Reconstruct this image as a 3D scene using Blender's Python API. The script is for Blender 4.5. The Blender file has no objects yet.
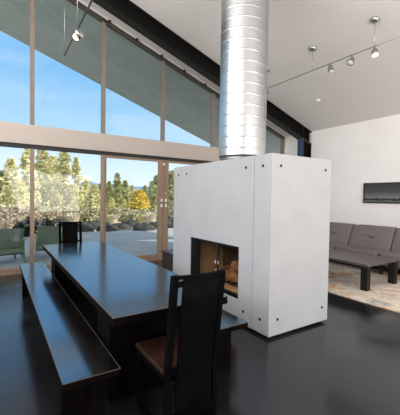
import bpy, bmesh, math, random
from mathutils import Vector, Matrix, noise
PI = math.pi
SC = bpy.context.scene
COL = SC.collection

# ------------------------------------------------------------------ camera
CAM = Vector((0.0, 0.0, 1.5))
RT = Vector((0.84018306, -0.54206824, 0.01595156))
UP = Vector((0.00246704, 0.03323467, 0.99944453))
FW = Vector((0.54229728, 0.83967701, -0.02926051))
FPX = 317.7417
cd = bpy.data.cameras.new('camera'); cam = bpy.data.objects.new('camera', cd); COL.objects.link(cam)
m = Matrix.Identity(4)
for i in range(3):
    m[i][0] = RT[i]; m[i][1] = UP[i]; m[i][2] = -FW[i]; m[i][3] = CAM[i]
cam.matrix_world = m
cd.sensor_fit = 'HORIZONTAL'; cd.sensor_width = 36; cd.lens = FPX / 400 * 36
cd.clip_end = 6000; cd.clip_start = 0.05
SC.camera = cam
SC.view_settings.view_transform = 'Standard'; SC.view_settings.look = 'None'
SC.view_settings.gamma = 1; SC.view_settings.use_curve_mapping = False
SC.view_settings.exposure = 0.0
SC.cycles.use_denoising = True
SC.cycles.max_bounces = 10; SC.cycles.diffuse_bounces = 6; SC.cycles.glossy_bounces = 5
SC.cycles.transparent_max_bounces = 16
SC.cycles.sample_clamp_indirect = 4.0
SC.cycles.caustics_reflective = False; SC.cycles.caustics_refractive = False

def heading(px, D, z):
    """ground point in the horizontal direction seen at column px, D metres from the camera"""
    d = FW + RT * ((px - 200) / FPX)
    d = Vector((d.x, d.y, 0)).normalized()
    return Vector((d.x * D, d.y * D, z))
def level(px, py, D):
    """height of the sight line through (px,py) at horizontal distance D"""
    d = FW + RT * ((px - 200) / FPX) - UP * ((py - 207.5) / FPX)
    return 1.5 + d.z / math.hypot(d.x, d.y) * D

# ------------------------------------------------------------------ materials
def lin(c):
    return tuple((v / 12.92 if v <= .04045 else ((v + .055) / 1.055) ** 2.4) for v in (x / 255 for x in c))
def mat(name, col, rough=.6, metal=0, spec=.5, var=.0, scale=6, bump=0, bscale=40, ior=None, coat=0, stretch=None, rvar=0, col2=None, tint=None):
    M = bpy.data.materials.new(name); M.use_nodes = True
    nt = M.node_tree; b = nt.nodes['Principled BSDF']
    b.inputs['Base Color'].default_value = (*col, 1); b.inputs['Roughness'].default_value = rough
    b.inputs['Metallic'].default_value = metal; b.inputs['Specular IOR Level'].default_value = spec
    if ior: b.inputs['IOR'].default_value = ior
    if tint: b.inputs['Specular Tint'].default_value = (*tint, 1)
    if coat: b.inputs['Coat Weight'].default_value = coat; b.inputs['Coat Roughness'].default_value = .12
    tc = nt.nodes.new('ShaderNodeTexCoord'); mp = nt.nodes.new('ShaderNodeMapping')
    nt.links.new(tc.outputs['Object'], mp.inputs['Vector'])
    if stretch: mp.inputs['Scale'].default_value = stretch
    if var or col2 or rvar:
        n = nt.nodes.new('ShaderNodeTexNoise'); n.inputs['Scale'].default_value = scale; n.inputs['Detail'].default_value = 6
        nt.links.new(mp.outputs['Vector'], n.inputs['Vector'])
        cr = nt.nodes.new('ShaderNodeValToRGB')
        c2 = col2 or tuple(min(1, v * (1 + var)) for v in col); c1 = col if col2 else tuple(v * (1 - var) for v in col)
        cr.color_ramp.elements[0].position = .34; cr.color_ramp.elements[0].color = (*c1, 1)
        cr.color_ramp.elements[1].position = .66; cr.color_ramp.elements[1].color = (*c2, 1)
        nt.links.new(n.outputs['Fac'], cr.inputs['Fac'])
        nt.links.new(cr.outputs['Color'], b.inputs['Base Color'])
        if rvar:
            mr = nt.nodes.new('ShaderNodeMapRange'); mr.inputs['From Min'].default_value = .3; mr.inputs['From Max'].default_value = .7
            mr.inputs['To Min'].default_value = rough - rvar; mr.inputs['To Max'].default_value = rough + rvar
            nt.links.new(n.outputs['Fac'], mr.inputs['Value']); nt.links.new(mr.outputs['Result'], b.inputs['Roughness'])
    if bump:
        n2 = nt.nodes.new('ShaderNodeTexNoise'); n2.inputs['Scale'].default_value = bscale; n2.inputs['Detail'].default_value = 4
        nt.links.new(mp.outputs['Vector'], n2.inputs['Vector'])
        bp = nt.nodes.new('ShaderNodeBump'); bp.inputs['Strength'].default_value = bump; bp.inputs['Distance'].default_value = .02
        nt.links.new(n2.outputs['Fac'], bp.inputs['Height']); nt.links.new(bp.outputs['Normal'], b.inputs['Normal'])
    return M
def glass(name, tint, gl=1.45, rough=.0):
    M = bpy.data.materials.new(name); M.use_nodes = True; nt = M.node_tree; nt.nodes.clear()
    o = nt.nodes.new('ShaderNodeOutputMaterial'); mx = nt.nodes.new('ShaderNodeMixShader')
    t = nt.nodes.new('ShaderNodeBsdfTransparent'); g = nt.nodes.new('ShaderNodeBsdfGlossy'); f = nt.nodes.new('ShaderNodeFresnel')
    t.inputs['Color'].default_value = (*tint, 1); g.inputs['Roughness'].default_value = rough; ge = nt.nodes.new('ShaderNodeNewGeometry'); mi = nt.nodes.new('ShaderNodeMapRange'); mi.inputs['To Min'].default_value = gl; mi.inputs['To Max'].default_value = 1 / gl
    nt.links.new(ge.outputs['Backfacing'], mi.inputs['Value']); nt.links.new(mi.outputs['Result'], f.inputs['IOR'])
    nt.links.new(f.outputs[0], mx.inputs[0]); nt.links.new(t.outputs[0], mx.inputs[1]); nt.links.new(g.outputs[0], mx.inputs[2])
    nt.links.new(mx.outputs[0], o.inputs[0]); return M
def emit(name, col, s):
    M = bpy.data.materials.new(name); M.use_nodes = True; b = M.node_tree.nodes['Principled BSDF']
    b.inputs['Base Color'].default_value = (*col, 1); b.inputs['Emission Color'].default_value = (*col, 1); b.inputs['Emission Strength'].default_value = s
    return M

M_wall = mat('white_paint', (.86, .83, .81), .85, var=.015, scale=2)
M_ceil = mat('ceiling_paint', (.77, .74, .725), .9, var=.01, scale=2)
M_soff = mat('soffit_board', (.42, .435, .415), .8, var=.06, scale=3)
M_floor = mat('polished_concrete', (.006, .006, .0065), .21, spec=.5, ior=1.6, scale=1.3, col2=(.017, .016, .016), rvar=.09, bump=.01, bscale=4, tint=(.74, .87, 1))  # blue specular tint puts extra sky blue into the floor reflections
M_patio = mat('patio_concrete', (.33, .345, .36), .8, var=.12, scale=.8)
M_ground = mat('dry_ground', (.40, .33, .22), .95, scale=.35, col2=(.60, .53, .40))
M_wood = mat('fir_frame', (.27, .18, .115), .5, var=.12, scale=10, stretch=(1, 1, .1))
M_clad = mat('bronze_frame', (.23, .18, .145), .5, var=.06)
M_bronze = mat('dark_bronze', (.075, .062, .052), .5, var=.05)
M_trans = mat('transom_wood', (.48, .415, .37), .6, var=.04, scale=3, stretch=(.2, 1, 1))
M_dark = mat('black_parts_and_shade', (.015, .014, .013), .6)  # black for plinth, clips and the painted header shade
M_steel = mat('black_steel', (.006, .0055, .005), .5, spec=.1, var=.2, scale=8)
M_flange = mat('highlit_steel_flange', (.012, .011, .010), .45, spec=.2, var=.2, scale=8)  # lighter than the web: flange highlight put into the colour
M_blue = mat('sky_tinted_steel', (.045, .06, .11), .35, metal=.6, var=.1)  # blue sky reflection on the column flange, put into the colour
M_glass = glass('clear_pane', (.965, .985, .98), 1.3)
M_glassu = glass('tinted_pane', (.90, .945, .94), 1.35)
M_glassf = glass('fire_glass', (.93, .91, .88), 1.3)
M_conc = mat('white_concrete_panel', (.39, .39, .393), .7, var=.035, scale=3.5, bump=.03, bscale=60)
M_bolt = mat('bolt_steel', (.02, .02, .02), .4, metal=.5)
M_galv = mat('galvanised', (.50, .51, .52), .33, metal=1, var=.02, scale=3, rvar=.02)
M_collar = mat('dull_collar', (.20, .19, .185), .35, metal=.9)
M_brick = mat('firebrick', (.50, .30, .14), .9, scale=5, col2=(.66, .43, .22))
M_soot = mat('sooty_plate', (.030, .020, .014), .9, scale=4, col2=(.12, .07, .035))
M_log = mat('log_bark', (.17, .07, .03), .9, scale=9, col2=(.38, .17, .07), bump=.3, bscale=20)
M_logend = mat('log_end', (.62, .38, .19), .8, var=.15, scale=14)
M_top = mat('dark_table_top', (.004, .003, .003), .17, spec=.5, scale=3, col2=(.013, .008, .006), rvar=.04, ior=4.0, tint=(.56, .80, 1), stretch=(3, .6, 1))  # specular tint paints the reflected sky bluer than it comes in
M_tedge = mat('worn_highlit_edge', (.075, .055, .045), .45, var=.2, scale=12)  # edge wear together with the edge highlight, both in the colour
M_leg = mat('dark_stained_wood', (.002, .0017, .0014), .6, spec=.02, scale=5, col2=(.005, .0032, .0026), stretch=(4, 4, .5))
M_chair = mat('ebonised_wood', (.0028, .0026, .0026), .6, spec=.02, var=.25, scale=6)
M_leather = mat('brown_leather', (.026, .010, .006), .5, spec=.15, var=.25, scale=9, bump=.08, bscale=60)
M_chest = mat('chest_brown', (.035, .018, .017), .4, var=.2, scale=5)
M_sofa = mat('taupe_fabric', (.18, .148, .137), .95, var=.10, scale=30, bump=.12, bscale=160)
M_sofab = mat('sofa_base_fabric', (.115, .094, .09), .95, var=.08, scale=30)
M_ct = mat('coffee_table_top', (.10, .082, .076), .33, var=.18, scale=5, spec=.7)
M_ctl = mat('coffee_table_leg', (.014, .011, .010), .5, spec=.2, var=.2)
M_black = mat('black_metal', (.012, .012, .012), .4)
M_chrome = mat('brushed_nickel', (.42, .41, .40), .25, metal=1)
M_canopy = mat('nickel_canopy', (.42, .41, .40), .35, metal=1)
M_bulb = emit('lit_bulb', (1, .80, .5), 2.5)
M_white = mat('white_plastic', (.82, .82, .80), .5)
M_green = mat('sage_green_plastic', (.135, .175, .125), .5, var=.05)
M_trunk = mat('pine_bark', (.30, .21, .15), .9, var=.2, scale=3)

def leafmat(name, a, b):
    M = mat(name, a, .85, scale=.9, col2=b, spec=.2)
    bs = M.node_tree.nodes['Principled BSDF']
    return M
M_leaf = {'pale': leafmat('pale_pine_needles', (.56, .54, .25), (.80, .73, .42)),
          'olive': leafmat('olive_pine_needles', (.25, .28, .11), (.54, .51, .23)),
          'gold': leafmat('golden_leaves', (.56, .42, .05), (.84, .66, .14)),
          'grey': leafmat('grey_brush_leaves', (.40, .37, .22), (.64, .60, .40)),
          'dark': leafmat('dark_shrub_leaves', (.03, .04, .03), (.07, .085, .06)),
          'rust': leafmat('rust_shrub_leaves', (.42, .34, .25), (.66, .57, .45)),
          'straw': leafmat('straw_grass', (.62, .54, .40), (.85, .78, .64))}
M_rock = mat('dark_rock', (.018, .018, .018), .9, scale=2, col2=(.06, .058, .055), bump=.5, bscale=4)
M_rockp = mat('pink_rock', (.36, .24, .19), .9, scale=2, col2=(.52, .40, .33), bump=.5, bscale=4)
M_mtn = mat('haze_blue_forest', (.14, .23, .36), 1, var=.15, scale=.01)  # air haze over the ridge painted as a blue-grey base colour

# ------------------------------------------------------------------ mesh builder
class MB:
    def __init__(s): s.v = []; s.f = []; s.smooth = []; s.mi = []
    def add(s, vs, fs, smooth=False, mi=0):
        o = len(s.v); s.v += [Vector(p) for p in vs]
        for f in fs: s.f.append([i + o for i in f]); s.smooth.append(smooth); s.mi.append(mi)
        return s
    def box(s, x0, x1, y0, y1, z0, z1, mi=0):
        vs = [(x, y, z) for z in (z0, z1) for y in (y0, y1) for x in (x0, x1)]
        return s.add(vs, [(0, 2, 3, 1), (4, 5, 7, 6), (0, 1, 5, 4), (2, 6, 7, 3), (0, 4, 6, 2), (1, 3, 7, 5)], mi=mi)
    def hexa(s, b, t, mi=0):
        """b, t: four points each (bottom, top) going round"""
        fs = [(3, 2, 1, 0), (4, 5, 6, 7)] + [(i, (i + 1) % 4, 4 + (i + 1) % 4, 4 + i) for i in range(4)]
        return s.add(list(b) + list(t), fs, mi=mi)
    def prism(s, poly, axis, a0, a1):
        """poly: 2D outline; axis: 'x' (poly=y,z), 'y' (poly=x,z) or 'z' (poly=x,y)"""
        def P(p, a): return {'x': (a, p[0], p[1]), 'y': (p[0], a, p[1]), 'z': (p[0], p[1], a)}[axis]
        n = len(poly); vs = [P(p, a0) for p in poly] + [P(p, a1) for p in poly]
        return s.add(vs, [tuple(range(n - 1, -1, -1)), tuple(range(n, 2 * n))] + [(i, (i + 1) % n, n + (i + 1) % n, n + i) for i in range(n)])
    def tube(s, pts, r, n=10, cap=True, r1=None):
        pts = [Vector(p) for p in pts]; L = len(pts); vs = []; fs = []
        for k, p in enumerate(pts):
            t = (pts[min(k + 1, L - 1)] - pts[max(k - 1, 0)]).normalized()
            a = Vector((0, 0, 1)) if abs(t.z) < .9 else Vector((1, 0, 0))
            u = t.cross(a).normalized(); w = t.cross(u)
            rr = r if r1 is None else r + (r1 - r) * k / (L - 1)
            for j in range(n):
                an = 2 * PI * j / n; vs.append(p + (u * math.cos(an) + w * math.sin(an)) * rr)
        for k in range(L - 1):
            for j in range(n):
                fs.append((k * n + j, k * n + (j + 1) % n, (k + 1) * n + (j + 1) % n, (k + 1) * n + j))
        s.add(vs, fs, True)
        if cap:
            s.add(vs[:n], [tuple(range(n))]); s.add(vs[-n:], [tuple(range(n - 1, -1, -1))])
        return s
    def lathe(s, c, prof, n=20, axis=Vector((0, 0, 1))):
        c = Vector(c); q = axis.normalized().to_track_quat('Z', 'Y'); vs = []; fs = []
        for r, z in prof:
            for j in range(n):
                a = 2 * PI * j / n; vs.append(c + q @ Vector((r * math.cos(a), r * math.sin(a), z)))
        for k in range(len(prof) - 1):
            for j in range(n): fs.append((k * n + j, k * n + (j + 1) % n, (k + 1) * n + (j + 1) % n, (k + 1) * n + j))
        s.add(vs, fs, True)
        s.add(vs[:n], [tuple(range(n - 1, -1, -1))]); s.add(vs[-n:], [tuple(range(n))])
        return s
    def build(s, name, ma, parent=None, bevel=0, org=None, seg=2):
        o0 = Vector(parent['_o']) if parent is not None else (Vector(org) if org is not None else Vector((0, 0, 0)))
        me = bpy.data.meshes.new(name); me.from_pydata([p - o0 for p in s.v], [], s.f)
        for x in (ma if isinstance(ma, (list, tuple)) else [ma]): me.materials.append(x)
        for p, sm, i in zip(me.polygons, s.smooth, s.mi): p.use_smooth = sm; p.material_index = i
        bm = bmesh.new(); bm.from_mesh(me); bmesh.ops.remove_doubles(bm, verts=bm.verts, dist=1e-5)
        bmesh.ops.recalc_face_normals(bm, faces=bm.faces); bm.to_mesh(me); bm.free()
        ob = bpy.data.objects.new(name, me); COL.objects.link(ob)
        if parent is not None: ob.parent = parent
        else: ob.location = o0
        ob['_o'] = tuple(o0)
        if bevel:
            b = ob.modifiers.new('bevel', 'BEVEL'); b.width = bevel; b.segments = seg; b.limit_method = 'ANGLE'
        return ob
def tag(o, label, cat, group=None):
    o['label'] = label; o['category'] = cat
    if group: o['group'] = group
    return o
def thing(name, label, cat, loc, group=None):
    o = bpy.data.objects.new(name, None); COL.objects.link(o); o.location = loc; o['_o'] = tuple(loc); o.empty_display_size = .1
    return tag(o, label, cat, group)
def struct(o): o['kind'] = 'structure'; return o
def copy_tree(o, parent=None):
    c = o.copy(); COL.objects.link(c)
    if parent is not None: c.parent = parent
    for ch in list(o.children): copy_tree(ch, c)
    return c

# ------------------------------------------------------------------ room shell
XL, XR, YB, W = -3.5, 7.63, -3.6, 6.935
def cz(x): return 6.0 - x / 3
def headz(x): return 5.945 - x / 3
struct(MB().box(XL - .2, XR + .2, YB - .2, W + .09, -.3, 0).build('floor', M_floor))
# ceiling slab, sloping down to the right
def slab(x0, x1, y0, y1, o0, o1):
    return MB().hexa([(x0, y0, cz(x0) + o0), (x1, y0, cz(x1) + o0), (x1, y1, cz(x1) + o0), (x0, y1, cz(x0) + o0)],
                     [(x0, y0, cz(x0) + o1), (x1, y0, cz(x1) + o1), (x1, y1, cz(x1) + o1), (x0, y1, cz(x0) + o1)])
struct(slab(XL - .2, XR + .2, YB - .2, W + .05, 0, .35).build('ceiling', M_ceil))
struct(slab(XL - 1.5, XR + 1.5, W + .05, 10.2, -.06, .35).build('roof_overhang', M_soff))
struct(slab(XL - 1.5, XR + 1.5, -7.0, YB - .2, -.06, .35).build('added_rear_overhang', M_soff))  # unseen roof edge, added to keep sun from the back windows
struct(MB().prism([(YB - .2, 0), (W + .1, 0), (W + .1, cz(XR)), (YB - .2, cz(XR))], 'x', XR, XR + .2).build('wall_right', M_wall))
# left wall with tall glazing
wl = MB(); zl = cz(XL) - .005
wl.box(XL - .2, XL, YB - .2, -2.6, 0, zl); wl.box(XL - .2, XL, 6.2, W + .1, 0, zl); wl.box(XL - .2, XL, -2.6, 6.2, 6.3, zl); wl.box(XL - .2, XL, -2.6, 6.2, 0, .3)
struct(wl.build('wall_left', M_wall))
wf = MB()
for y in (-2.6, -.86, .88, 2.62, 4.36, 6.12): wf.box(XL - .12, XL - .04, y, y + .08, .3, 6.3)
for z in (.3, 2.4, 4.3, 6.22): wf.box(XL - .12, XL - .04, -2.6, 6.2, z, z + .08)
struct(wf.build('window_4', M_clad))
# back wall with three window openings
wb = MB()
def bz(x): return cz(x) - .005
def wallpiece(x0, x1, z0, z1=None):
    wb.hexa([(x0, YB - .2, z0), (x1, YB - .2, z0), (x1, YB, z0), (x0, YB, z0)],
            [(x0, YB - .2, z1 or bz(x0)), (x1, YB - .2, z1 or bz(x1)), (x1, YB, z1 or bz(x1)), (x0, YB, z1 or bz(x0))])
wallpiece(XL, -2.6, 0); wallpiece(-2.6, 6.6, 2.7); wallpiece(6.6, XR, 0); wallpiece(-2.6, 6.6, 0, .35)
struct(wb.build('wall_back', M_wall))
bf = MB()
for x in (-2.6, -.76, 1.08, 2.92, 4.76, 6.52): bf.box(x, x + .08, YB - .12, YB - .04, .35, 2.7)
for z in (.35, 2.62): bf.box(-2.6, 6.6, YB - .12, YB - .04, z, z + .08)
struct(bf.build('window_5', M_clad))

# window wall: parts of the front facade
wfm = MB()
wfm.box(7.535, XR, W - .02, W + .09, 0, headz(7.535))
wfm.hexa([(XL, W - .02, headz(XL)), (XR, W - .02, headz(XR)), (XR, W + .06, headz(XR)), (XL, W + .06, headz(XL))],
         [(XL, W - .02, cz(XL)), (XR, W - .02, cz(XR)), (XR, W + .06, cz(XR)), (XL, W + .06, cz(XL))])
struct(wfm.build('wall_front', M_wall))
MX = [-3.44, -2.13, -.775, .608, 1.967, 3.388, 4.852, 6.20, 7.5]
# upper glazing : one structure, each pane a mesh under it
up = MB()
for k, x in enumerate(MX):
    w = .036
    up.hexa([(x - w, W - .03, 2.84), (x + w, W - .03, 2.84), (x + w, W + .07, 2.84), (x - w, W + .07, 2.84)],
            [(x - w, W - .03, headz(x - w) - .04), (x + w, W - .03, headz(x + w) - .04), (x + w, W + .07, headz(x + w) - .04), (x - w, W + .07, headz(x - w) - .04)])
a, b = MX[0] - .036, MX[-1] + .036
hr = MB(); hr.hexa([(a, W - .03, headz(a) - .075), (b, W - .03, headz(b) - .075), (b, W + .07, headz(b) - .075), (a, W + .07, headz(a) - .075)],
        [(a, W - .03, headz(a)), (b, W - .03, headz(b)), (b, W + .07, headz(b)), (a, W + .07, headz(a))])
U = struct(up.build('window_1', M_clad)); U['_o'] = (0, 0, 0)
hr.build('head_rail', M_bronze, U)
for k in range(len(MX) - 1):
    x0, x1 = MX[k] + .03, MX[k + 1] - .03
    MB().hexa([(x0, W + .015, 2.83), (x1, W + .015, 2.83), (x1, W + .021, 2.83), (x0, W + .021, 2.83)],
              [(x0, W + .015, headz(x0) - .06), (x1, W + .015, headz(x1) - .06), (x1, W + .021, headz(x1) - .06), (x0, W + .021, headz(x0) - .06)]).build('pane', M_glassu, U)
for k in range(7):
    x = 2.05 + k * .62
    MB().box(x, x + .05, W - .055, W - .03, headz(x) - .035, headz(x) + .015).build('clip', M_dark, U)
struct(MB().box(XL, XR, W - .06, W + .075, 2.475, 2.846).build('trim_1', M_trans, bevel=.006))
# lower glazing
def fixed(n, x0, x1, right=True):
    f = MB(); s = .034
    f.box(x0 - s, x0 + s, W - .035, W + .07, .115, 2.40)
    if right: f.box(x1 - s, x1 + s, W - .035, W + .07, .115, 2.40)
    e = x1 + s if right else x1 - s
    f.box(x0 - s, e, W - .035, W + .07, 0, .115)
    o = struct(f.build('window_%d' % n, M_wood, bevel=.003)); o['_o'] = (0, 0, 0)
    MB().box(x0 - s, e, W - .02, W + .06, 2.40, 2.475).build('head_shade', M_dark, o)  # black strip stands in for the header shade under the transom
    MB().box(x0 + s - .01, x1 - s + .01, W + .012, W + .018, .105, 2.41).build('pane', M_glass, o)
    return o
fixed(2, MX[2], MX[3], False); fixed(3, MX[3], MX[4])
fixed(6, MX[0], MX[2], False); fixed(7, 4.93, 7.5)
def leaf(n, x0, x1, st, y):
    f = MB()
    f.box(x0, x0 + st[0], y - .03, y + .03, .02, 2.40); f.box(x1 - st[1], x1, y - .03, y + .03, .02, 2.40)
    f.box(x0 + st[0], x1 - st[1], y - .03, y + .03, .02, .14); f.box(x0 + st[0], x1 - st[1], y - .03, y + .03, 2.35, 2.40)
    o = struct(f.build('door_%d' % n, M_wood, bevel=.003)); o['_o'] = (0, 0, 0)
    MB().box(x0 + st[0] - .01, x1 - st[1] + .01, y - .003, y + .003, .13, 2.36).build('pane', M_glass, o)
    return o
d1 = leaf(1, 2.005, 3.405, (.03, .125), W + .01); d2 = leaf(2, 3.411, 4.89, (.135, .05), W + .01)
struct(MB().box(2.0, 4.9, W - .03, W + .08, 0, .022).build('trim_2', M_wood)); struct(MB().box(2.0, 4.9, W - .02, W + .06, 2.40, 2.475).build('trim_3', M_dark))  # upper dark strip paints the header shade above the doors
for d, x in ((d1, 3.362), (d2, 3.478)):
    for z in (1.27, 1.40): MB().box(x - .022, x + .022, W - .032, W - .018, z, z + .075).build('lock_plate', M_white, d, bevel=.003)
MB().lathe((3.47, W - .018, 1.60), [(.02, 0), (.026, .012), (.018, .03)], 12, Vector((0, -1, 0))).build('knob', M_chrome, d2)
MB().box(3.39, 3.43, W - .04, W - .02, 2.27, 2.33).build('door_sensor', M_white, d1, bevel=.004)

# steel roof beam and its column
bmx0, bmx1, by0, by1 = XL, XR, 5.975, 6.175
yc = (by0 + by1) / 2
def sl(o, y0, y1, x0, x1, o0, o1):
    o.hexa([(x0, y0, cz(x0) + o0), (x1, y0, cz(x1) + o0), (x1, y1, cz(x1) + o0), (x0, y1, cz(x0) + o0)],
           [(x0, y0, cz(x0) + o1), (x1, y0, cz(x1) + o1), (x1, y1, cz(x1) + o1), (x0, y1, cz(x0) + o1)])
B = thing('steel_beam', 'long black steel I-beam running under the sloping white ceiling along the window wall', 'beam', (4.0, yc, cz(4) - .36))
o = MB(); sl(o, by0, by1, bmx0, bmx1, -.024, -.002); o.build('top_flange', M_flange, B)
o = MB(); sl(o, by0, by1, bmx0, bmx1, -.362, -.338); o.build('bottom_flange', M_flange, B)
o = MB(); sl(o, yc - .007, yc + .007, bmx0, bmx1, -.338, -.024); o.build('web', M_steel, B)
for x in (7.28, 7.52):
    for a, b in ((by0 + .005, yc - .007),):
        o = MB(); sl(o, a, b, x, x + .016, -.338, -.024); o.build('stiffener', M_flange, B)
Cc = thing('steel_column', 'short-looking dark steel H column under the end of the black beam in the far corner', 'column', (7.44, yc, 0))
def colpart(nm, x0, x1, y0, y1, ma):
    MB().hexa([(x0, y0, 0), (x1, y0, 0), (x1, y1, 0), (x0, y1, 0)],
              [(x0, y0, cz(x0) - .376), (x1, y0, cz(x1) - .376), (x1, y1, cz(x1) - .376), (x0, y1, cz(x0) - .376)]).build(nm, ma, Cc)
colpart('flange', 7.27, 7.292, by0, by1, M_blue); colpart('flange', 7.598, 7.62, by0, by1, M_steel); colpart('web', 7.292, 7.598, yc - .008, yc + .008, M_steel)
o = MB(); sl(o, by0 - .01, by1 + .01, 7.24, 7.625, -.376, -.363); o.build('cap_plate', M_collar, Cc)

# ------------------------------------------------------------------ fireplace block
fx0, fx1, fy0, fy1, fz0, fz1 = 2.441, 3.444, 2.398, 4.568, .03, 1.987
oy0, oy1, oz0, oz1 = 2.912, 4.027, .293, .926
F = thing('fireplace', 'freestanding white panel-clad fireplace block with a firebox facing the dining table', 'fireplace', ((fx0 + fx1) / 2, (fy0 + fy1) / 2, 0))
MB().box(fx0 + .05, fx1 - .05, fy0 + .05, fy1 - .05, 0, fz0 + .01).build('plinth', M_dark, F)
MB().box(fx0, fx1, fy0, 2.668, fz0, fz1).build('end_panel', M_conc, F, bevel=.004)
MB().box(fx0, fx1, 4.292, fy1, fz0, fz1).build('end_panel', M_conc, F, bevel=.004)
mp = MB()
bx = fx0 + .62
mp.box(bx, fx1, 2.671, 4.289, fz0, fz1); mp.box(fx0, bx, 2.671, 4.289, oz1, fz1); mp.box(fx0, bx, 2.671, 4.289, fz0, oz0)
mp.box(fx0, bx, 2.671, oy0, oz0, oz1); mp.box(fx0, bx, oy1, 4.289, oz0, oz1)
mp.build('main_panel', M_conc, F)
fb = MB(); t = .03; x0 = fx0 + .07
MB().box(bx - t, bx - .002, oy0 + .002, oy1 - .002, oz0 + .002, oz1 - .002).build('back_plate', M_soot, F)
fb.box(x0, bx - t, oy0 + .002, oy0 + t, oz0 + .002, oz1 - .002)
fb.box(x0, bx - t, oy1 - t, oy1 - .002, oz0 + .002, oz1 - .002); fb.box(x0, bx - t, oy0 + t, oy1 - t, oz0 + .002, oz0 + t)
fb.build('firebox', M_brick, F)
MB().box(x0, bx - t, oy0 + t, oy1 - t, oz1 - t, oz1 - .002).build('damper_plate', M_black, F)
fr = MB(); e = .035
fr.box(fx0 + .012, fx0 + .07, oy0 + .002, oy0 + .012, oz0 + .002, oz1 - .002); fr.box(fx0 + .012, fx0 + .07, oy1 - .17, oy1 - .002, oz0 + .002, oz1 - .002)
fr.box(fx0 + .012, fx0 + .07, oy0 + .012, oy1 - .17, oz0 + .002, oz0 + .034); fr.box(fx0 + .012, fx0 + .07, oy0 + .012, oy1 - .17, oz1 - .016, oz1 - .002)
fr.build('door_frame', M_steel, F)
ym = 3.385
for y0, y1 in ((oy0 + .014, ym - .002), (ym + .002, oy1 - .172)):
    dd = MB(); s = .012; xx0, xx1 = fx0 + .03, fx0 + .05
    dd.box(xx0, xx1, y0, y0 + s, oz0 + .036, oz1 - .018); dd.box(xx0, xx1, y1 - s, y1, oz0 + .036, oz1 - .018)
    dd.box(xx0, xx1, y0 + s, y1 - s, oz0 + .036, oz0 + .036 + s); dd.box(xx0, xx1, y0 + s, y1 - s, oz1 - .018 - s, oz1 - .018)
    D = dd.build('glass_door', M_black, F)
    MB().box(fx0 + .038, fx0 + .042, y0 + s, y1 - s, oz0 + .036 + s, oz1 - .018 - s).build('pane', M_glassf, D)
    hy = y1 - .03 if y0 < 3 else y0 + .03
    MB().tube([(fx0 + .022, hy, .57), (fx0 + .022, hy, .69)], .005).build('handle', M_chrome, D)
gr = MB()
for k in range(7):
    y = 3.02 + k * .12; gr.box(x0 + .12, x0 + .42, y - .007, y + .007, .372, .386)
for x in (x0 + .14, x0 + .40): gr.box(x - .007, x + .007, 3.0, 3.76, .358, .372)
for x in (x0 + .14, x0 + .40):
    for y in (3.01, 3.75): gr.box(x - .008, x + .008, y - .008, y + .008, oz0 + t, .36)
gr.build('grate', M_black, F)
for y in (2.533, 2.811, 4.166, 4.412):
    for z in (1.862, .182): MB().lathe((fx0 + .001, y, z), [(.016, 0), (.016, .006), (.010, .011)], 12, Vector((-1, 0, 0))).build('bolt', M_bolt, F)
for x in (2.571, 3.332):
    for z in (1.86, .2): MB().lathe((x, fy0 + .001, z), [(.016, 0), (.016, .006), (.010, .011)], 12, Vector((0, -1, 0))).build('bolt', M_bolt, F)
def log(p, q, r, label):
    p, q = Vector(p), Vector(q); n = 14; mb = MB(); L = 6; vs = []; fs = []
    ax = (q - p).normalized(); u = ax.cross(Vector((0, 0, 1))).normalized(); w = ax.cross(u)
    for k in range(L + 1):
        c = p.lerp(q, k / L)
        for j in range(n):
            a = 2 * PI * j / n; rr = r * (1 + .12 * noise.noise(Vector((math.cos(a) * 2, math.sin(a) * 2, k * .6 + p.y * 9))))
            vs.append(c + u * math.cos(a) * rr + w * math.sin(a) * rr)
    for k in range(L):
        for j in range(n): fs.append((k * n + j, k * n + (j + 1) % n, (k + 1) * n + (j + 1) % n, (k + 1) * n + j))
    mb.add(vs, fs, True)
    ro = thing('firewood_log', label, 'log', (p.lerp(q, .5).x, p.lerp(q, .5).y, min(p.z, q.z) - r), 'logs in the firebox')
    mb.build('bark', M_log, ro)
    for vv in (vs[:n], vs[-n:]): MB().add(vv, [tuple(range(n))]).build('cut_end', M_logend, ro)
lx = x0 + .05
log((lx + .10, 2.99, .460), (lx + .12, 3.50, .460), .065, 'front split log lying along the grate behind the fireplace glass')
log((lx + .29, 2.98, .464), (lx + .28, 3.52, .464), .068, 'rear log lying along the grate against the back of the firebox')
log((lx + .19, 2.97, .588), (lx + .205, 3.38, .588), .068, 'topmost reddish log stacked on the two others in the firebox')
log((lx + .12, 3.66, .456), (lx + .38, 3.68, .456), .060, 'short log lying crosswise at the far end of the firebox grate')

# flue
P = thing('flue_pipe', 'fat shiny galvanised spiral flue pipe rising from the white fireplace to the ceiling', 'flue', (2.94, 3.48, fz1))
pc = Vector((2.94, 3.48, 0)); R = .327; pitch = .142; n = 72; zs = []
z = fz1 + .10
mbp = MB(); vs = []; fs = []; NZ = 1000; z1 = 5.13
for k in range(NZ + 1):
    zz = z + (z1 - z) * k / NZ
    for j in range(n):
        a = 2 * PI * j / n
        ph = ((zz / pitch + j / n) % 1.0); d = min(ph, 1 - ph) * pitch
        r = R + .003 * (math.cos(min(1, d / .011) * PI) * .5 + .5)
        zc = min(zz, cz(pc.x + r * math.cos(a)) - .002)
        vs.append((pc.x + r * math.cos(a), pc.y + r * math.sin(a), zc))
for k in range(NZ):
    for j in range(n): fs.append((k * n + j, k * n + (j + 1) % n, (k + 1) * n + (j + 1) % n, (k + 1) * n + j))
mbp.add(vs, fs, True)
mbp.build('spiral_duct', M_galv, P)
MB().lathe((pc.x, pc.y, fz1), [(R - .012, 0), (R - .012, .11)], 48).build('base_collar', M_collar, P)

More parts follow.
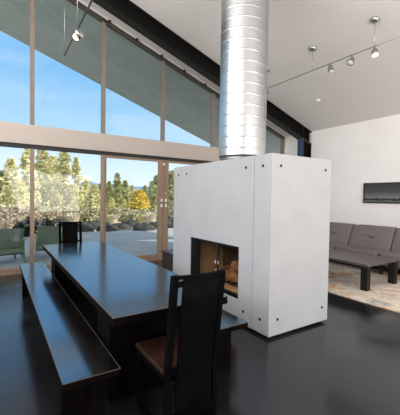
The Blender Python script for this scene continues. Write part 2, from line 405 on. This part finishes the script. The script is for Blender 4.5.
# dark chest behind the fireplace
K = thing('chest', 'low dark brown wooden chest on the floor between the fireplace and the glass door', 'chest', (2.95, 4.99, 0))
MB().box(2.62, 3.30, 4.66, 5.325, .02, .485).build('body', M_chest, K, bevel=.004)
MB().box(2.60, 3.32, 4.64, 5.342, .487, .515).build('lid', M_chest, K, bevel=.004)

# ------------------------------------------------------------------ table
tx0, tx1, ty0, ty1 = .61, 1.505, 1.916, 5.363
def slabtop(*a):
    o = MB().box(*a); o.mi[1] = 1; return o
T = thing('dining_table', 'long dark dining table with a glossy slab top reflecting the windows', 'table', ((tx0 + tx1) / 2, (ty0 + ty1) / 2, 0))
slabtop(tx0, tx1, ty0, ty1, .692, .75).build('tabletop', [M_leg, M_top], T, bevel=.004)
ed = MB(); q = .004; zt = .7465
ed.box(tx0 - .0006, tx0 + q, ty0, ty1, zt, .7504); ed.box(tx0, tx1, ty0 - .0006, ty0 + q, zt, .7504); ed.box(tx1 - q, tx1 + .0006, ty0, ty1, zt, .7504)
ed.build('edge_band', M_tedge, T)
for y in (2.24, 4.72): MB().box(.69, 1.425, y, y + .32, 0, .692).build('leg', M_leg, T, bevel=.004)
MB().box(1.02, 1.095, 2.56, 4.72, .30, .48).build('stretcher', M_leg, T)
# benches
def bench(label, x0, x1, y0, y1):
    b = thing('bench', label, 'bench', ((x0 + x1) / 2, (y0 + y1) / 2, 0), 'benches along the dining table')
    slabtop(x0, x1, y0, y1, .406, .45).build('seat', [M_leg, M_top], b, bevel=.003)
    ed = MB(); ed.box(x0 - .0006, x0 + .003, y0, y1, .447, .4504); ed.box(x0, x1, y0 - .0006, y0 + .003, .447, .4504); ed.box(x1 - .003, x1 + .0006, y0, y1, .447, .4504)
    ed.build('edge_band', M_tedge, b)
    for y in (y0 + .16, y1 - .24): MB().box(x0 + .022, x1 - .05, y, y + .08, 0, .406).build('leg', M_leg, b, bevel=.003)
    return b
bench('long dark bench on the window side of the table, nearest the left of the room', .314, .645, 1.867, 5.55)
bench('long dark bench between the table and the white fireplace', 1.48, 1.811, 2.02, 5.60)

# ------------------------------------------------------------------ dining chairs (back towards -Y, seat towards +Y)
def dining_chair(label, loc):
    c = thing('dining_chair', label, 'chair', (0, 0, 0), 'high-backed dining chairs')
    w = .1875
    def ry(z): return .0 - .075 * max(0, (z - .42)) / .63      # rake of the back
    def cv(x): return -.035 * (1 - (x / w) ** 2)                # hollow curve in plan
    for s in (-1, 1):
        mb = MB(); xo = s * w; xi = s * (w - .038)
        zz = [0, .42, .7, 1.05]
        for a, b in zip(zz[:-1], zz[1:]):
            mb.hexa([(min(xo, xi), ry(a), a), (max(xo, xi), ry(a), a), (max(xo, xi), ry(a) + .04, a), (min(xo, xi), ry(a) + .04, a)],
                    [(min(xo, xi), ry(b), b), (max(xo, xi), ry(b), b), (max(xo, xi), ry(b) + .04, b), (min(xo, xi), ry(b) + .04, b)])
        mb.build('rear_post', M_chair, c, bevel=.003)
    def curved(x0, x1, z0, z1, th, N=10, M=6, off=0):
        mb = MB(); vs = []; fs = []
        for side in (0, 1):
            for k in range(M + 1):
                z = z0 + (z1 - z0) * k / M
                for j in range(N + 1):
                    x = x0 + (x1 - x0) * j / N
                    vs.append((x, ry(z) + cv(x) + off + side * th, z))
        S = (M + 1) * (N + 1)
        for k in range(M):
            for j in range(N):
                a = k * (N + 1) + j
                fs += [(a, a + 1, a + N + 2, a + N + 1), (S + a, S + a + N + 1, S + a + N + 2, S + a + 1)]
        for j in range(N): fs += [(j, S + j, S + j + 1, j + 1), (M * (N + 1) + j, M * (N + 1) + j + 1, S + M * (N + 1) + j + 1, S + M * (N + 1) + j)]
        for k in range(M):
            a = k * (N + 1); b = a + N
            fs += [(a, a + N + 1, S + a + N + 1, S + a), (b, S + b, S + b + N + 1, b + N + 1)]
        return mb.add(vs, fs, True)
    curved(-.125, .125, .10, 1.05, .018).build('back_slab', M_chair, c)
    curved(-w + .002, w - .002, 1.032, 1.052, .034, M=1).build('top_rail', M_chair, c, bevel=.003)
    for z in (.16, .44, .70, .985):
        for s in (-1, 1): MB().box(min(s * .12, s * .155), max(s * .12, s * .155), ry(z) - .012, ry(z) + .012, z, z + .03).build('spacer', M_chair, c)
    st = MB(); st.box(-w - .012, w + .012, .03, .47, .43, .465)
    st.build('seat', M_leather, c, bevel=.012, seg=3)
    rl = MB(); rl.box(-w, w, .04, .455, .385, .43); rl.build('seat_frame', M_chair, c)
    for s in (-1, 1):
        MB().box(min(s * w, s * (w - .036)), max(s * w, s * (w - .036)), .415, .455, .035, .385).build('front_leg', M_chair, c, bevel=.003)
        MB().box(min(s * w, s * (w - .036)), max(s * w, s * (w - .036)), .04, .455, 0, .035).build('runner', M_chair, c, bevel=.003)
    MB().box(-w + .038, w - .038, .005, .03, .04, .07).build('rung', M_chair, c)
    c.location = loc
    return c
ch = dining_chair('black high-backed chair with brown leather seat at the near end of the table', (1.037, 1.655, 0))
c2 = copy_tree(ch); c2['label'] = 'black high-backed chair at the far end of the table, by the windows'
c2.location = (1.10, 5.80, 0); c2.rotation_euler = (0, 0, PI)

# ------------------------------------------------------------------ lounge corner
rg = bpy.data.materials.new('abstract_rug'); rg.use_nodes = True; nt = rg.node_tree; bs = nt.nodes['Principled BSDF']; bs.inputs['Roughness'].default_value = .95
tc = nt.nodes.new('ShaderNodeTexCoord')
def rnoise(scale, off):
    mpn = nt.nodes.new('ShaderNodeMapping'); mpn.inputs['Location'].default_value = off; nt.links.new(tc.outputs['Object'], mpn.inputs['Vector'])
    nn = nt.nodes.new('ShaderNodeTexNoise'); nn.inputs['Scale'].default_value = scale; nn.inputs['Detail'].default_value = 7; nn.inputs['Roughness'].default_value = .65
    nt.links.new(mpn.outputs['Vector'], nn.inputs['Vector']); return nn
prev = None
for sc_, off, lo, hi, colr in ((2.2, (0, 0, 0), .45, .66, (.48, .41, .33)), (2.6, (5, 1.3, 0), .56, .64, (.27, .31, .31)), (2.4, (2.3, 7.1, 0), .54, .62, (.60, .30, .13)), (6, (9, 4, 0), .55, .66, (.80, .74, .64))):
    nn = rnoise(sc_, off); cr = nt.nodes.new('ShaderNodeValToRGB'); cr.color_ramp.elements[0].position = lo; cr.color_ramp.elements[1].position = hi
    nt.links.new(nn.outputs['Fac'], cr.inputs['Fac'])
    mx = nt.nodes.new('ShaderNodeMix'); mx.data_type = 'RGBA'; mx.inputs['B'].default_value = (*colr, 1)
    nt.links.new(cr.outputs['Color'], mx.inputs['Factor'])
    if prev is None: mx.inputs['A'].default_value = (.72, .62, .50, 1)
    else: nt.links.new(prev.outputs['Result'], mx.inputs['A'])
    prev = mx
nt.links.new(prev.outputs['Result'], bs.inputs['Base Color'])
tag(MB().box(4.56, 6.95, 1.2, 5.2, 0.0005, .012).build('rug', rg, org=(5.75, 3.2, 0), bevel=.004), 'beige abstract rug with rust and slate blotches under the coffee table', 'rug')

CT = thing('coffee_table', 'long low dark coffee table standing on the beige rug before the sofa', 'table', (5.62, 3.7, .012))
MB().box(5.12, 6.12, 2.84, 4.60, .415, .455).build('tabletop', M_ct, CT, bevel=.004)
for x in (5.125, 6.01):
    for y in (2.85, 4.475): MB().box(x, x + .105, y, y + .115, .012, .415).build('leg', M_ctl, CT, bevel=.003)
MB().box(5.15, 5.18, 2.965, 4.475, .375, .415).build('apron', M_ctl, CT); MB().box(6.06, 6.09, 2.965, 4.475, .375, .415).build('apron', M_ctl, CT)

def pillow(x0, x1, y0, y1, z0, z1, lean=0, puff=.03, tuft=False, N=14):
    """rounded cushion; lean shifts the top towards +x"""
    mb = MB(); bm = bmesh.new(); bmesh.ops.create_cube(bm, size=2); bmesh.ops.subdivide_edges(bm, edges=bm.edges[:], cuts=N, use_grid_fill=True)
    vs = []
    for v in bm.verts:
        p = v.co.copy(); l = []
        for i in range(3):
            a = p[i]; l.append(a)
        e = 12
        nr = (abs(l[0]) ** e + abs(l[1]) ** e + abs(l[2]) ** e) ** (1 / e)
        qv = Vector(l) / nr
        x, y, zz = qv
        bul = puff * (1 - y * y) * (1 - zz * zz) if x < 0 else 0
        if tuft and x < 0:
            bul -= .05 * math.exp(-((y / .13) ** 2 + (zz / .11) ** 2)) + .02 * math.exp(-((y / .42) ** 2 + (zz / .10) ** 2))
        X = (x0 + x1) / 2 + x * (x1 - x0) / 2 - bul + lean * (zz + 1) / 2
        vs.append((X, (y0 + y1) / 2 + y * (y1 - y0) / 2, (z0 + z1) / 2 + zz * (z1 - z0) / 2))
    mb.add(vs, [[v.index for v in f.verts] for f in bm.faces], True); bm.free(); return mb
S = thing('sofa', 'long taupe fabric sofa with tufted back cushions against the white wall', 'sofa', (7.0, 3.4, .012))
MB().box(6.50, 7.56, 1.40, 5.42, .21, .33).build('base', M_sofab, S, bevel=.02)
MB().box(7.42, 7.58, 1.42, 5.40, .33, .74).build('back_frame', M_sofab, S, bevel=.03)
for k in range(4):
    y0 = 1.42 + k * .9975
    pillow(6.47, 7.40, y0, y0 + .99, .32, .462, 0, .008).build('seat_cushion', M_sofa, S)
for x in (6.62, 7.45):
    for y in (1.55, 3.4, 5.25): MB().box(x - .03, x + .03, y - .03, y + .03, .0125 if x < 6.9 else 0.0005, .21).build('leg', M_black, S)
for k, yy in enumerate((1.51, 2.468, 3.426, 4.384)):
    pillow(6.95, 7.17, yy, yy + .945, .43, .935, .235, .035, True, 40).build('back_cushion', M_sofa, S)

# framed panorama
A = thing('framed_picture', 'wide black framed grey landscape panorama hanging on the white wall above the sofa', 'picture', (XR, 3.6, 1.44))
y0, y1, z0, z1 = 2.75, 4.388, 1.446, 1.933
am = bpy.data.materials.new('grey_panorama_print'); am.use_nodes = True; nt = am.node_tree; bs = nt.nodes['Principled BSDF']; bs.inputs['Roughness'].default_value = .5
tc = nt.nodes.new('ShaderNodeTexCoord'); sx = nt.nodes.new('ShaderNodeSeparateXYZ'); nt.links.new(tc.outputs['Generated'], sx.inputs[0])
nn = nt.nodes.new('ShaderNodeTexNoise'); nn.inputs['Scale'].default_value = 9; nn.inputs['Detail'].default_value = 5
mpn = nt.nodes.new('ShaderNodeMapping'); mpn.inputs['Scale'].default_value = (1, 2.4, .6); nt.links.new(tc.outputs['Generated'], mpn.inputs['Vector']); nt.links.new(mpn.outputs['Vector'], nn.inputs['Vector'])
ma = nt.nodes.new('ShaderNodeMath'); ma.operation = 'MULTIPLY_ADD'; ma.inputs[1].default_value = .22; nt.links.new(nn.outputs['Fac'], ma.inputs[0]); nt.links.new(sx.outputs['Z'], ma.inputs[2])
cr = nt.nodes.new('ShaderNodeValToRGB'); els = cr.color_ramp.elements
els[0].position = .10; els[0].color = (.012, .012, .013, 1); els[1].position = 1.0; els[1].color = (.030, .030, .033, 1)
for p_, c_ in ((.17, .16), (.21, .07), (.24, .012), (.31, .014), (.33, .20), (.46, .13), (.66, .06)):
    el = els.new(p_); el.color = (c_, c_, c_, 1)
nt.links.new(ma.outputs[0], cr.inputs['Fac']); nt.links.new(cr.outputs['Color'], bs.inputs['Base Color'])
MB().box(XR - .022, XR - .004, y0 + .025, y1 - .025, z0 + .025, z1 - .025).build('print', am, A)
fr = MB(); fr.box(XR - .035, XR - .002, y0, y0 + .026, z0, z1); fr.box(XR - .035, XR - .002, y1 - .026, y1, z0, z1)
fr.box(XR - .035, XR - .002, y0 + .026, y1 - .026, z0, z0 + .026); fr.box(XR - .035, XR - .002, y0 + .026, y1 - .026, z1 - .026, z1)
fr.build('frame', M_black, A)

# ------------------------------------------------------------------ track lights
def track(label, x, z, ya, yb, hangs, heads, rail, canopy_r=.066, lit=()):
    t = thing('track_light', label, 'light', (x, (ya + yb) / 2, z))
    MB().tube([(x, ya, z), (x, yb, z)], .014 if rail is M_black else .009, 8).build('rail', rail, t)
    for y in hangs:
        MB().tube([(x, y, z), (x, y, cz(x) - .01)], .0035, 6).build('cable', M_chrome, t)
        MB().lathe((x, y, cz(x) - .001), [(canopy_r, 0), (canopy_r, .018), (canopy_r * .55, .04), (.012, .05)], 24, Vector((-1 / 3, 0, -1))).build('canopy', M_canopy, t)
    for i, (y, aim) in enumerate(heads):
        a = Vector(aim).normalized(); c = Vector((x, y, z - .085))
        h = MB(); h.tube([(x, y, z), (x, y, z - .07)], .010, 8)
        h.lathe(c - a * .045, [(.022, -.01), (.042, .02), (.050, .06), (.060, .10), (.060, .105)], 16, a)
        H = h.build('spot_head', M_chrome, t)
        MB().lathe(c - a * .045, [(.050, .1055), (.044, .112), (.01, .116)], 14, a).build('bulb', M_bulb if i in lit else M_white, H)
    return t
track('slender dark track rail with spot heads hung under the ceiling near the sofa', 5.0, 3.92, .6, 5.32, (2.785, 3.943, 5.147, 1.6),
      ((5.13, (-.2, .2, -1)), (3.555, (.1, -.2, -1)), (3.155, (-.6, .1, -.8)), (2.775, (-.15, -.25, -1)), (1.3, (.1, .1, -1))), M_canopy, lit=(3,))
track('black track rail with one spot hung high over the dining table before the windows', 1.03, 3.96, 1.0, 6.08, (5.02, 6.05, 1.6),
      ((5.02, (-.35, -.7, -.7)), (4.94, (.75, .2, -.55)), (2.3, (0, 0, -1))), M_black, lit=(0,))
sd = MB().lathe((6.415, 4.873, cz(6.415) - .001), [(.055, 0), (.055, .02), (.04, .038), (.012, .042)], 20, Vector((-1 / 3, 0, -1))).build('smoke_detector', M_white, org=(6.415, 4.873, cz(6.415)))
tag(sd, 'small round white smoke detector on the ceiling above the sofa corner', 'smoke detector')

# ------------------------------------------------------------------ outdoors
struct(MB().box(-14, 22, W + .09, 14.2, -.3, -.03).build('patio', M_patio))
# terrain
tb = MB(); N = 50; vs = []; fs = []
def gz(x, y):
    d = max(0, math.hypot(x, y) - 16)
    return -.12 - .006 * d + .35 * noise.noise(Vector((x * .06, y * .06, 0))) * min(1, d / 15)
for j in range(N + 1):
    yy = 14.0 + (j / N) ** 1.8 * 300
    for i in range(N + 1):
        xx = (-1 + 2 * i / N) * (60 + yy * 1.2) + 10; vs.append((xx, yy, gz(xx, yy)))
for j in range(N):
    for i in range(N): a = j * (N + 1) + i; fs.append((a, a + 1, a + N + 2, a + N + 1))
struct(tb.add(vs, fs, True).build('ground', M_ground))
struct(MB().box(-80, XL - 1.2, -40, 14.0, -.5, -.16).build('ground_left', M_ground)); struct(MB().box(XL - 1.2, 60, -40, YB - .2, -.5, -.16).build('ground_back', M_ground))
# mountain ridge
mt = MB(); vs = []; fs = []; N = 90
for i in range(N + 1):
    px = -60 + i * 340 / N; D = 1800
    bump = 186.5 - 5.0 * math.exp(-((px - 88) / 11) ** 2) - 2.4 * math.exp(-((px - 112) / 14) ** 2) + 1.2 * noise.noise(Vector((px * .12, 0, 0)))
    for D_, py in ((1500, 220), (1800, bump), (2300, 220)):
        p = heading(px, D_, 0); p.z = level(px, py, D_); vs.append(p)
for i in range(N):
    for k in range(2): a = i * 3 + k; fs.append((a, a + 1, a + 4, a + 3))
struct(mt.add(vs, fs, True).build('mountain_ridge', M_mtn))

def tuft(mb, p, s, n, rnd, flat=.8):
    for _ in range(n):
        d = Vector((rnd.gauss(0, 1), rnd.gauss(0, 1), rnd.gauss(0, flat))).normalized(); u = d.cross(Vector((rnd.random(), rnd.random(), rnd.random() + .01))).normalized()
        a = p - u * s * .22; b = p + u * s * .22; c = p + d * s + u * s * .12; e = p + d * s - u * s * .12
        mb.add([a, b, c, e], [(0, 1, 2, 3)])
def pine_mesh(seed, h, r, ntuft, sparse=False, base=.1, leafm='pale', ts=.5):
    rnd = random.Random(seed); tr = MB(); fo = MB()
    pts = [(rnd.uniform(-.02, .02) * h * k / 6, rnd.uniform(-.02, .02) * h * k / 6, h * .97 * k / 6) for k in range(7)]; pts[0] = (0, 0, -.3)
    tr.tube(pts, h * .016 + .05, 8, r1=.03)
    nb = int(ntuft / 5)
    for _ in range(nb):
        t = base + (1 - base) * rnd.random() ** (.85); R_ = r * (1 - t) ** .75 * rnd.uniform(.55, 1.1) + .12
        if sparse: R_ *= (.35 + .9 * abs(math.sin(t * 17)))
        a = rnd.random() * 2 * PI
        for k in range(5):
            f = (k + 1) / 5
            p = Vector((math.cos(a) * R_ * f, math.sin(a) * R_ * f, h * t + R_ * (.15 * f - .18 * f * f))) + Vector((rnd.gauss(0, .1), rnd.gauss(0, .1), rnd.gauss(0, .12)))
            tuft(fo, p, ts * rnd.uniform(.7, 1.2), 5, rnd)
        if _ % 4 == 0: tr.tube([(0, 0, h * t), (math.cos(a) * R_ * .8, math.sin(a) * R_ * .8, h * t - .02)], .03, 5, r1=.012)
    return tr, fo
protos = {}; placed = []
def dodge(px, D, rad, zf):
    while True:
        p = heading(px, D, 0); r = rad(D)
        if all((p.xy - q).length > (r + rr) for q, rr in placed): break
        D += .25
    placed.append((p.xy.copy(), r)); p.z = zf(p.x, p.y); return p, D
HR = {'pale': (9, 2.6), 'tall': (14, 3.2), 'olive': (9, 2.5), 'thin': (10, 2.1), 'gold': (4.5, 1.9), 'round': (6.5, 2.8)}
def tree(kind, px, D, top, label, group='trees beyond the patio', rs=1.0, mb=None, cat='tree'):
    key = kind
    h0, r0 = HR[kind]
    loc, D = dodge(px, D, lambda d: (level(px, top, d) + .4) / h0 * r0 * rs * 1.1, gz); H = level(px, top, D) - loc.z
    if key not in protos:
        spec = {'pale': (3, 9, 2.6, 1100, False, .10, 'pale'), 'tall': (5, 14, 3.2, 950, True, .22, 'pale'), 'olive': (8, 9, 2.5, 1000, False, .06, 'olive'),
                'thin': (11, 10, 2.1, 900, False, .08, 'olive'), 'gold': (14, 4.5, 1.9, 900, False, .04, 'gold'), 'round': (17, 6.5, 2.8, 1200, False, .06, 'pale')}[kind]
        tr, fo = pine_mesh(*spec[:5], base=spec[5])
        ro = thing('golden_tree' if kind == 'gold' else 'pine_tree', label, cat, (0, 0, 0), group)
        tr.build('trunk', M_trunk, ro); fo.build('foliage', M_leaf[spec[6]], ro)
        protos[key] = (ro, spec[1]); o = ro
    else:
        o = copy_tree(protos[key][0]); o['label'] = label
    s = H / protos[key][1]
    o.location = loc; o.scale = (s * rs, s * rs, s); o.rotation_euler = (0, 0, random.Random(int(px * 7 + D)).random() * 6.28)
    return o
def blob(kind, px, D, w, h, label, name, cat, group, ma, seed, n=260, s=.16):
    r_ = random.Random(seed); loc, D = dodge(px, D, lambda d: w * .56, lambda x, y: gz(x, y) - .02)
    mb = MB()
    if kind == 'rock':
        bm = bmesh.new(); bmesh.ops.create_icosphere(bm, subdivisions=4, radius=1)
        vs = []
        for v in bm.verts:
            d = 1 + .32 * noise.noise(v.co * 1.3 + Vector((seed, 0, 0))) + .1 * noise.noise(v.co * 3.5 + Vector((0, seed, 0)))
            vs.append(loc + Vector((v.co.x * w / 2 * d, v.co.y * w / 2.4 * d, max(v.co.z * d, -.25) * h * .8 + .15 * h)))
        mb.add(vs, [[q.index for q in f.verts] for f in bm.faces], True); bm.free()
        o = mb.build(name, ma, org=loc)
    elif kind == 'grass':
        for _ in range(n):
            a = r_.random() * 2 * PI; l = r_.uniform(.5, 1); q = Vector((math.cos(a), math.sin(a), 0)); b = loc + q * r_.random() * w * .22
            side = Vector((-q.y, q.x, 0)) * .018
            m1 = b + q * w * .22 * l + Vector((0, 0, h * .75 * l)); e = b + q * w * .45 * l + Vector((0, 0, h * l))
            mb.add([b - side, b + side, m1 + side, m1 - side], [(0, 1, 2, 3)]); mb.add([m1 - side, m1 + side, e], [(0, 1, 2)])
        o = mb.build(name, ma, org=loc)
    else:
        for _ in range(n):
            d = Vector((r_.gauss(0, 1), r_.gauss(0, 1), r_.gauss(0, 1))).normalized() * r_.random() ** .4
            tuft(mb, loc + Vector((d.x * w / 2, d.y * w / 2, (d.z * .5 + .5) * h)), s, 4, r_)
        o = mb.build(name, ma, org=loc)
    return tag(o, label, cat, group)
k = 0
for px, D, w, h, lab in ((107, 14.9, .95, .46, 'dark boulder right beside the second window post at the patio edge'), (119, 15.0, 1.1, .42, 'dark boulder left of the golden tree at the patio edge'),
        (131, 15.0, 1.0, .46, 'low dark boulder under the golden tree at mid door'), (144, 15.2, 1.15, .44, 'dark boulder under the golden tree, right side'),
        (157, 15.3, 1.1, .44, 'dark boulder nearest the wooden door stiles'), (172, 15.4, 1.1, .6, 'dark boulder in the narrow pane beside the fireplace'), (94, 14.8, 1.15, .46, 'dark boulder left of the second window post'), (82, 14.9, .9, .5, 'dark boulder just right of the far dining chair back'),
        (66, 14.9, 1.1, .55, 'dark boulder behind the far dining chair back')):
    k += 1; blob('rock', px, D, w, h, lab, 'boulder', 'rock', 'dark boulders along the patio edge', M_rock, k)
for px, D, w, h, lab in ((23, 13.6, .55, .62, 'dark shrub between the two sage chairs, left of the post'), (30, 14.8, .6, .7, 'dark shrub hidden partly by the leftmost window post'), (46, 14.9, .7, .5, 'dark shrub behind the second sage chair')):
    k += 1; blob('bush', px, D, w, h, lab, 'shrub', 'shrub', 'dark shrubs behind the sage chairs', M_leaf['dark'], k)
for px, D, w, h, lab in ((1, 16, 1.7, .95, 'rusty pink bush at the left edge of the view'), (14, 17, 1.9, 1.1, 'rusty pink bush above the first sage chair'), (26, 16.6, 1.3, .9, 'rusty pink bush beside the leftmost window post'), (50, 16.6, 1.5, .7, 'rusty pink bush above the second sage chair')):
    k += 1; blob('bush', px, D, w, h, lab, 'bush', 'shrub', 'rusty bushes beyond the chairs', M_leaf['rust'], k, 420, .14)
for px, D, w, h, lab in ((91, 17.0, 1.5, 1.0, 'grey brush clump left of the second window post'), (78, 17.0, 1.5, .9, 'grey brush clump right of the far dining chair'), (110, 17, 1.5, .95, 'grey brush clump right of the second window post'), (122, 18.0, 1.6, .85, 'grey brush clump left of the golden tree'),
        (134, 17, 1.5, .75, 'grey brush clump at the foot of the golden tree, left'), (150, 17.5, 1.6, .9, 'grey brush clump at the foot of the golden tree, right'), (164, 17, 1.5, 1.1, 'grey brush clump behind the door stiles'), (63, 17, 1.6, .9, 'grey brush clump above the far dining chair'), (39, 17.5, 1.6, .9, 'grey brush clump right of the leftmost post'), (173, 19, 1.7, 1.5, 'grey brush clump beside the fireplace edge')):
    k += 1; blob('bush', px, D, w, h, lab, 'brush_clump', 'shrub', 'grey brush behind the boulders', M_leaf['grey'], k, 420, .16)
for px, D, w, h, lab in ((113, 16.0, .7, .75, 'straw grass tuft behind the boulders, first right of the second post'), (125, 16.0, .8, .85, 'straw grass tuft behind the boulders, left of the golden tree'), (138, 16.0, .8, .8, 'straw grass tuft under the golden tree'), (151, 16.2, .8, .9, 'straw grass tuft left of the door stiles'), (100, 16.0, .8, .9, 'straw grass tuft left of the second post'), (10, 19, 1.0, 1.2, 'straw grass tuft above the first sage chair'), (73, 16.2, .8, .85, 'straw grass tuft behind the far dining chair')):
    k += 1; blob('grass', px, D, w, h, lab, 'grass_clump', 'grass', 'straw grasses behind the boulders', M_leaf['straw'], k, 300)
L1, L2, L3 = 'seen through the leftmost lower pane', 'seen through the pane behind the far dining chair', 'seen through the glass door'
tree('gold', 139, 21, 192, 'bright golden yellow tree seen through the glass door', group='golden tree', rs=1.35)
tree('pale', 11, 34, 160, 'pointed pale pine rising at the left of the leftmost lower pane')
tree('olive', 2, 40, 172, 'darker pine cut by the left edge of the photograph')
tree('tall', 27, 30, 148, 'tall loose pine beside the leftmost window post')
tree('round', 20, 27, 182, 'bushy pale pine in front of the taller ones, left of the first post')
tree('round', 6, 25, 188, 'bushy pale pine lowest in the leftmost pane, above the sage chair')
tree('tall', 42, 30, 144, 'tall open pine just right of the leftmost window post')
tree('tall', 64, 29, 146, 'tallest open pine, straight above the far dining chair')
tree('pale', 53, 34, 158, 'mid height pale pine between the two tall open pines')
tree('round', 48, 26, 188, 'golden pale bushy pine above the second sage chair', rs=1.2)
tree('tall', 76, 32, 158, 'thin open pine right of the tallest one, at the edge of open sky')
tree('round', 72, 27, 186, 'bushy pale pine behind the far dining chair', rs=1.15)
tree('pale', 86, 33, 180, 'low pale pine under the bluish mountain')
tree('round', 94, 28, 186, 'rounded pale pine just left of the second window post')
tree('round', 36, 25, 186, 'rounded pale pine just right of the first window post')
tree('olive', 101, 36, 184, 'dark olive pine partly behind the second window post')
tree('thin', 117, 36, 174, 'slender pointed olive pine, tallest seen through the glass door')
tree('thin', 109, 40, 182, 'small slender pine right beside the second window post')
tree('olive', 125, 40, 181, 'olive pine at mid door, right of the slender pointed one')
tree('pale', 132, 44, 186, 'small far pale pine left of the golden tree', rs=1.0)
tree('olive', 145, 46, 186, 'far olive pine rising behind the golden tree', rs=1.0)
tree('thin', 151, 40, 182, 'slender pine left of the wide wooden door stiles')
tree('olive', 157, 33, 176, 'olive pine at the right end of the glass door', rs=1.1)
tree('olive', 171, 28, 172, 'leafy olive pine in the narrow pane between door and fireplace')
tree('round', 163, 30, 190, 'low bushy pine behind the wide wooden door stiles')
tree('round', 111, 30, 198, 'low pale bushy pine at the foot of the slender pines by the door')
tree('pale', 124, 31, 200, 'small pale young pine left of the golden tree at the door')
tree('pale', 176, 36, 180, 'pale pine mostly hidden behind the fireplace edge')
rnd = random.Random(77)
for k in range(22):
    px = -25 + k * 10.3 + rnd.uniform(-3, 3)
    tree('olive' if k % 3 else 'pale', px, rnd.uniform(52, 75), 188 + rnd.uniform(-3, 6), 'distant pine in the hazy wood closing the view', group='distant wood')

# sage lounge chairs on the patio, seen from behind
def lounge(label):
    c = thing('lounge_chair', label, 'chair', (0, 0, 0), 'sage lounge chairs on the patio')
    prof = [(-.40, .56), (.38, .56), (.38, 0), (.27, 0), (.24, .31), (-.20, .17), (-.50, 0), (-.62, 0), (-.40, .24)]
    for s in (-1, 1):
        MB().prism(prof, 'x', s * .335 - .011, s * .335 + .011).build('side_panel', M_green, c)
        MB().box(s * .335 - .065, s * .335 + .065, -.42, .42, .56, .582).build('armrest', M_green, c, bevel=.004)
    MB().hexa([(-.323, -.22, .20), (.323, -.22, .20), (.323, .36, .34), (-.323, .36, .34)], [(-.323, -.22, .222), (.323, -.22, .222), (.323, .36, .362), (-.323, .36, .362)]).build('seat', M_green, c)
    bk = MB()
    for x0, x1 in ((-.315, .315),):
        bk.hexa([(x0, -.24, .20), (x1, -.24, .20), (x1, -.215, .20), (x0, -.215, .20)], [(x0, -.50, .86), (x1, -.50, .86), (x1, -.475, .86), (x0, -.475, .86)])
    bk.build('backrest', M_green, c)
    MB().box(-.323, .323, -.36, -.335, .26, .36).build('back_brace', M_green, c)
    return c
g = lounge('sage green lounge chair on the patio at the left edge of the photograph'); g.location = (.16, 8.45, -.03); g.rotation_euler = (0, 0, .22); g.scale = (.95, .95, .93)
g2 = copy_tree(g); g2['label'] = 'sage green lounge chair on the patio right of the leftmost window post'; g2.location = (1.17, 8.75, -.03); g2.rotation_euler = (0, 0, -.10)

# ------------------------------------------------------------------ light
w = bpy.data.worlds.new('world'); SC.world = w; w.use_nodes = True; nt = w.node_tree; bg = nt.nodes['Background']
tc = nt.nodes.new('ShaderNodeTexCoord'); sx = nt.nodes.new('ShaderNodeSeparateXYZ'); nt.links.new(tc.outputs['Generated'], sx.inputs[0])
cr = nt.nodes.new('ShaderNodeValToRGB'); els = cr.color_ramp.elements
els[0].position = 0; els[0].color = (*lin((226, 236, 244)), 1); els[1].position = 1; els[1].color = (*lin((205, 216, 228)), 1)
for p_, c_ in ((.07, (214, 232, 247)), (.20, (176, 213, 246)), (.34, (132, 190, 242)), (.48, (140, 192, 240)), (.62, (205, 216, 228)), (.85, (215, 222, 230))):
    e_ = els.new(p_); e_.color = (*lin(c_), 1)
nt.links.new(sx.outputs['Z'], cr.inputs['Fac'])
nn = nt.nodes.new('ShaderNodeTexNoise'); nn.inputs['Scale'].default_value = 3; nn.inputs['Detail'].default_value = 5
mpn = nt.nodes.new('ShaderNodeMapping'); mpn.inputs['Scale'].default_value = (1, 1, 5); nt.links.new(tc.outputs['Generated'], mpn.inputs['Vector']); nt.links.new(mpn.outputs['Vector'], nn.inputs['Vector'])
mr = nt.nodes.new('ShaderNodeMapRange'); mr.inputs['From Min'].default_value = .5; mr.inputs['From Max'].default_value = .8; mr.inputs['To Max'].default_value = .35; nt.links.new(nn.outputs['Fac'], mr.inputs['Value'])
mx = nt.nodes.new('ShaderNodeMix'); mx.data_type = 'RGBA'; mx.inputs['B'].default_value = (.86, .92, .97, 1)
nt.links.new(mr.outputs['Result'], mx.inputs['Factor']); nt.links.new(cr.outputs['Color'], mx.inputs['A']); nt.links.new(mx.outputs['Result'], bg.inputs['Color'])
bg.inputs['Strength'].default_value = 1.25
sl_ = bpy.data.lights.new('sun', 'SUN'); sl_.energy = 6.0; sl_.color = (1, .92, .80); sl_.angle = .01
so = bpy.data.objects.new('sun', sl_); COL.objects.link(so); so.rotation_euler = Vector((.62, -.62, .55)).to_track_quat('Z', 'Y').to_euler()
def area(name, loc, aim, sx_, sy_, p, c):
    l = bpy.data.lights.new(name, 'AREA'); l.shape = 'RECTANGLE'; l.size = sx_; l.size_y = sy_; l.energy = p; l.color = c
    o = bpy.data.objects.new(name, l); COL.objects.link(o); o.location = loc
    o.rotation_euler = (-Vector(aim)).to_track_quat('Z', 'Y').to_euler(); return o
area('fill_lamp_left', (XL + .03, 1.8, 4.2), (1, 0, .05), 8.6, 4.0, 590, (1, .965, .93))  # added fill lamp inside the unseen left glazing, brightens the room
area('fill_lamp_back', (3.6, YB + .03, 1.75), (.42, 1, .75), 6.5, 2.4, 470, (1, .96, .93))  # added fill lamp by the unseen back wall, tilted up to the ceiling

# tidy helper property
for o in bpy.data.objects:
    if '_o' in o: del o['_o']
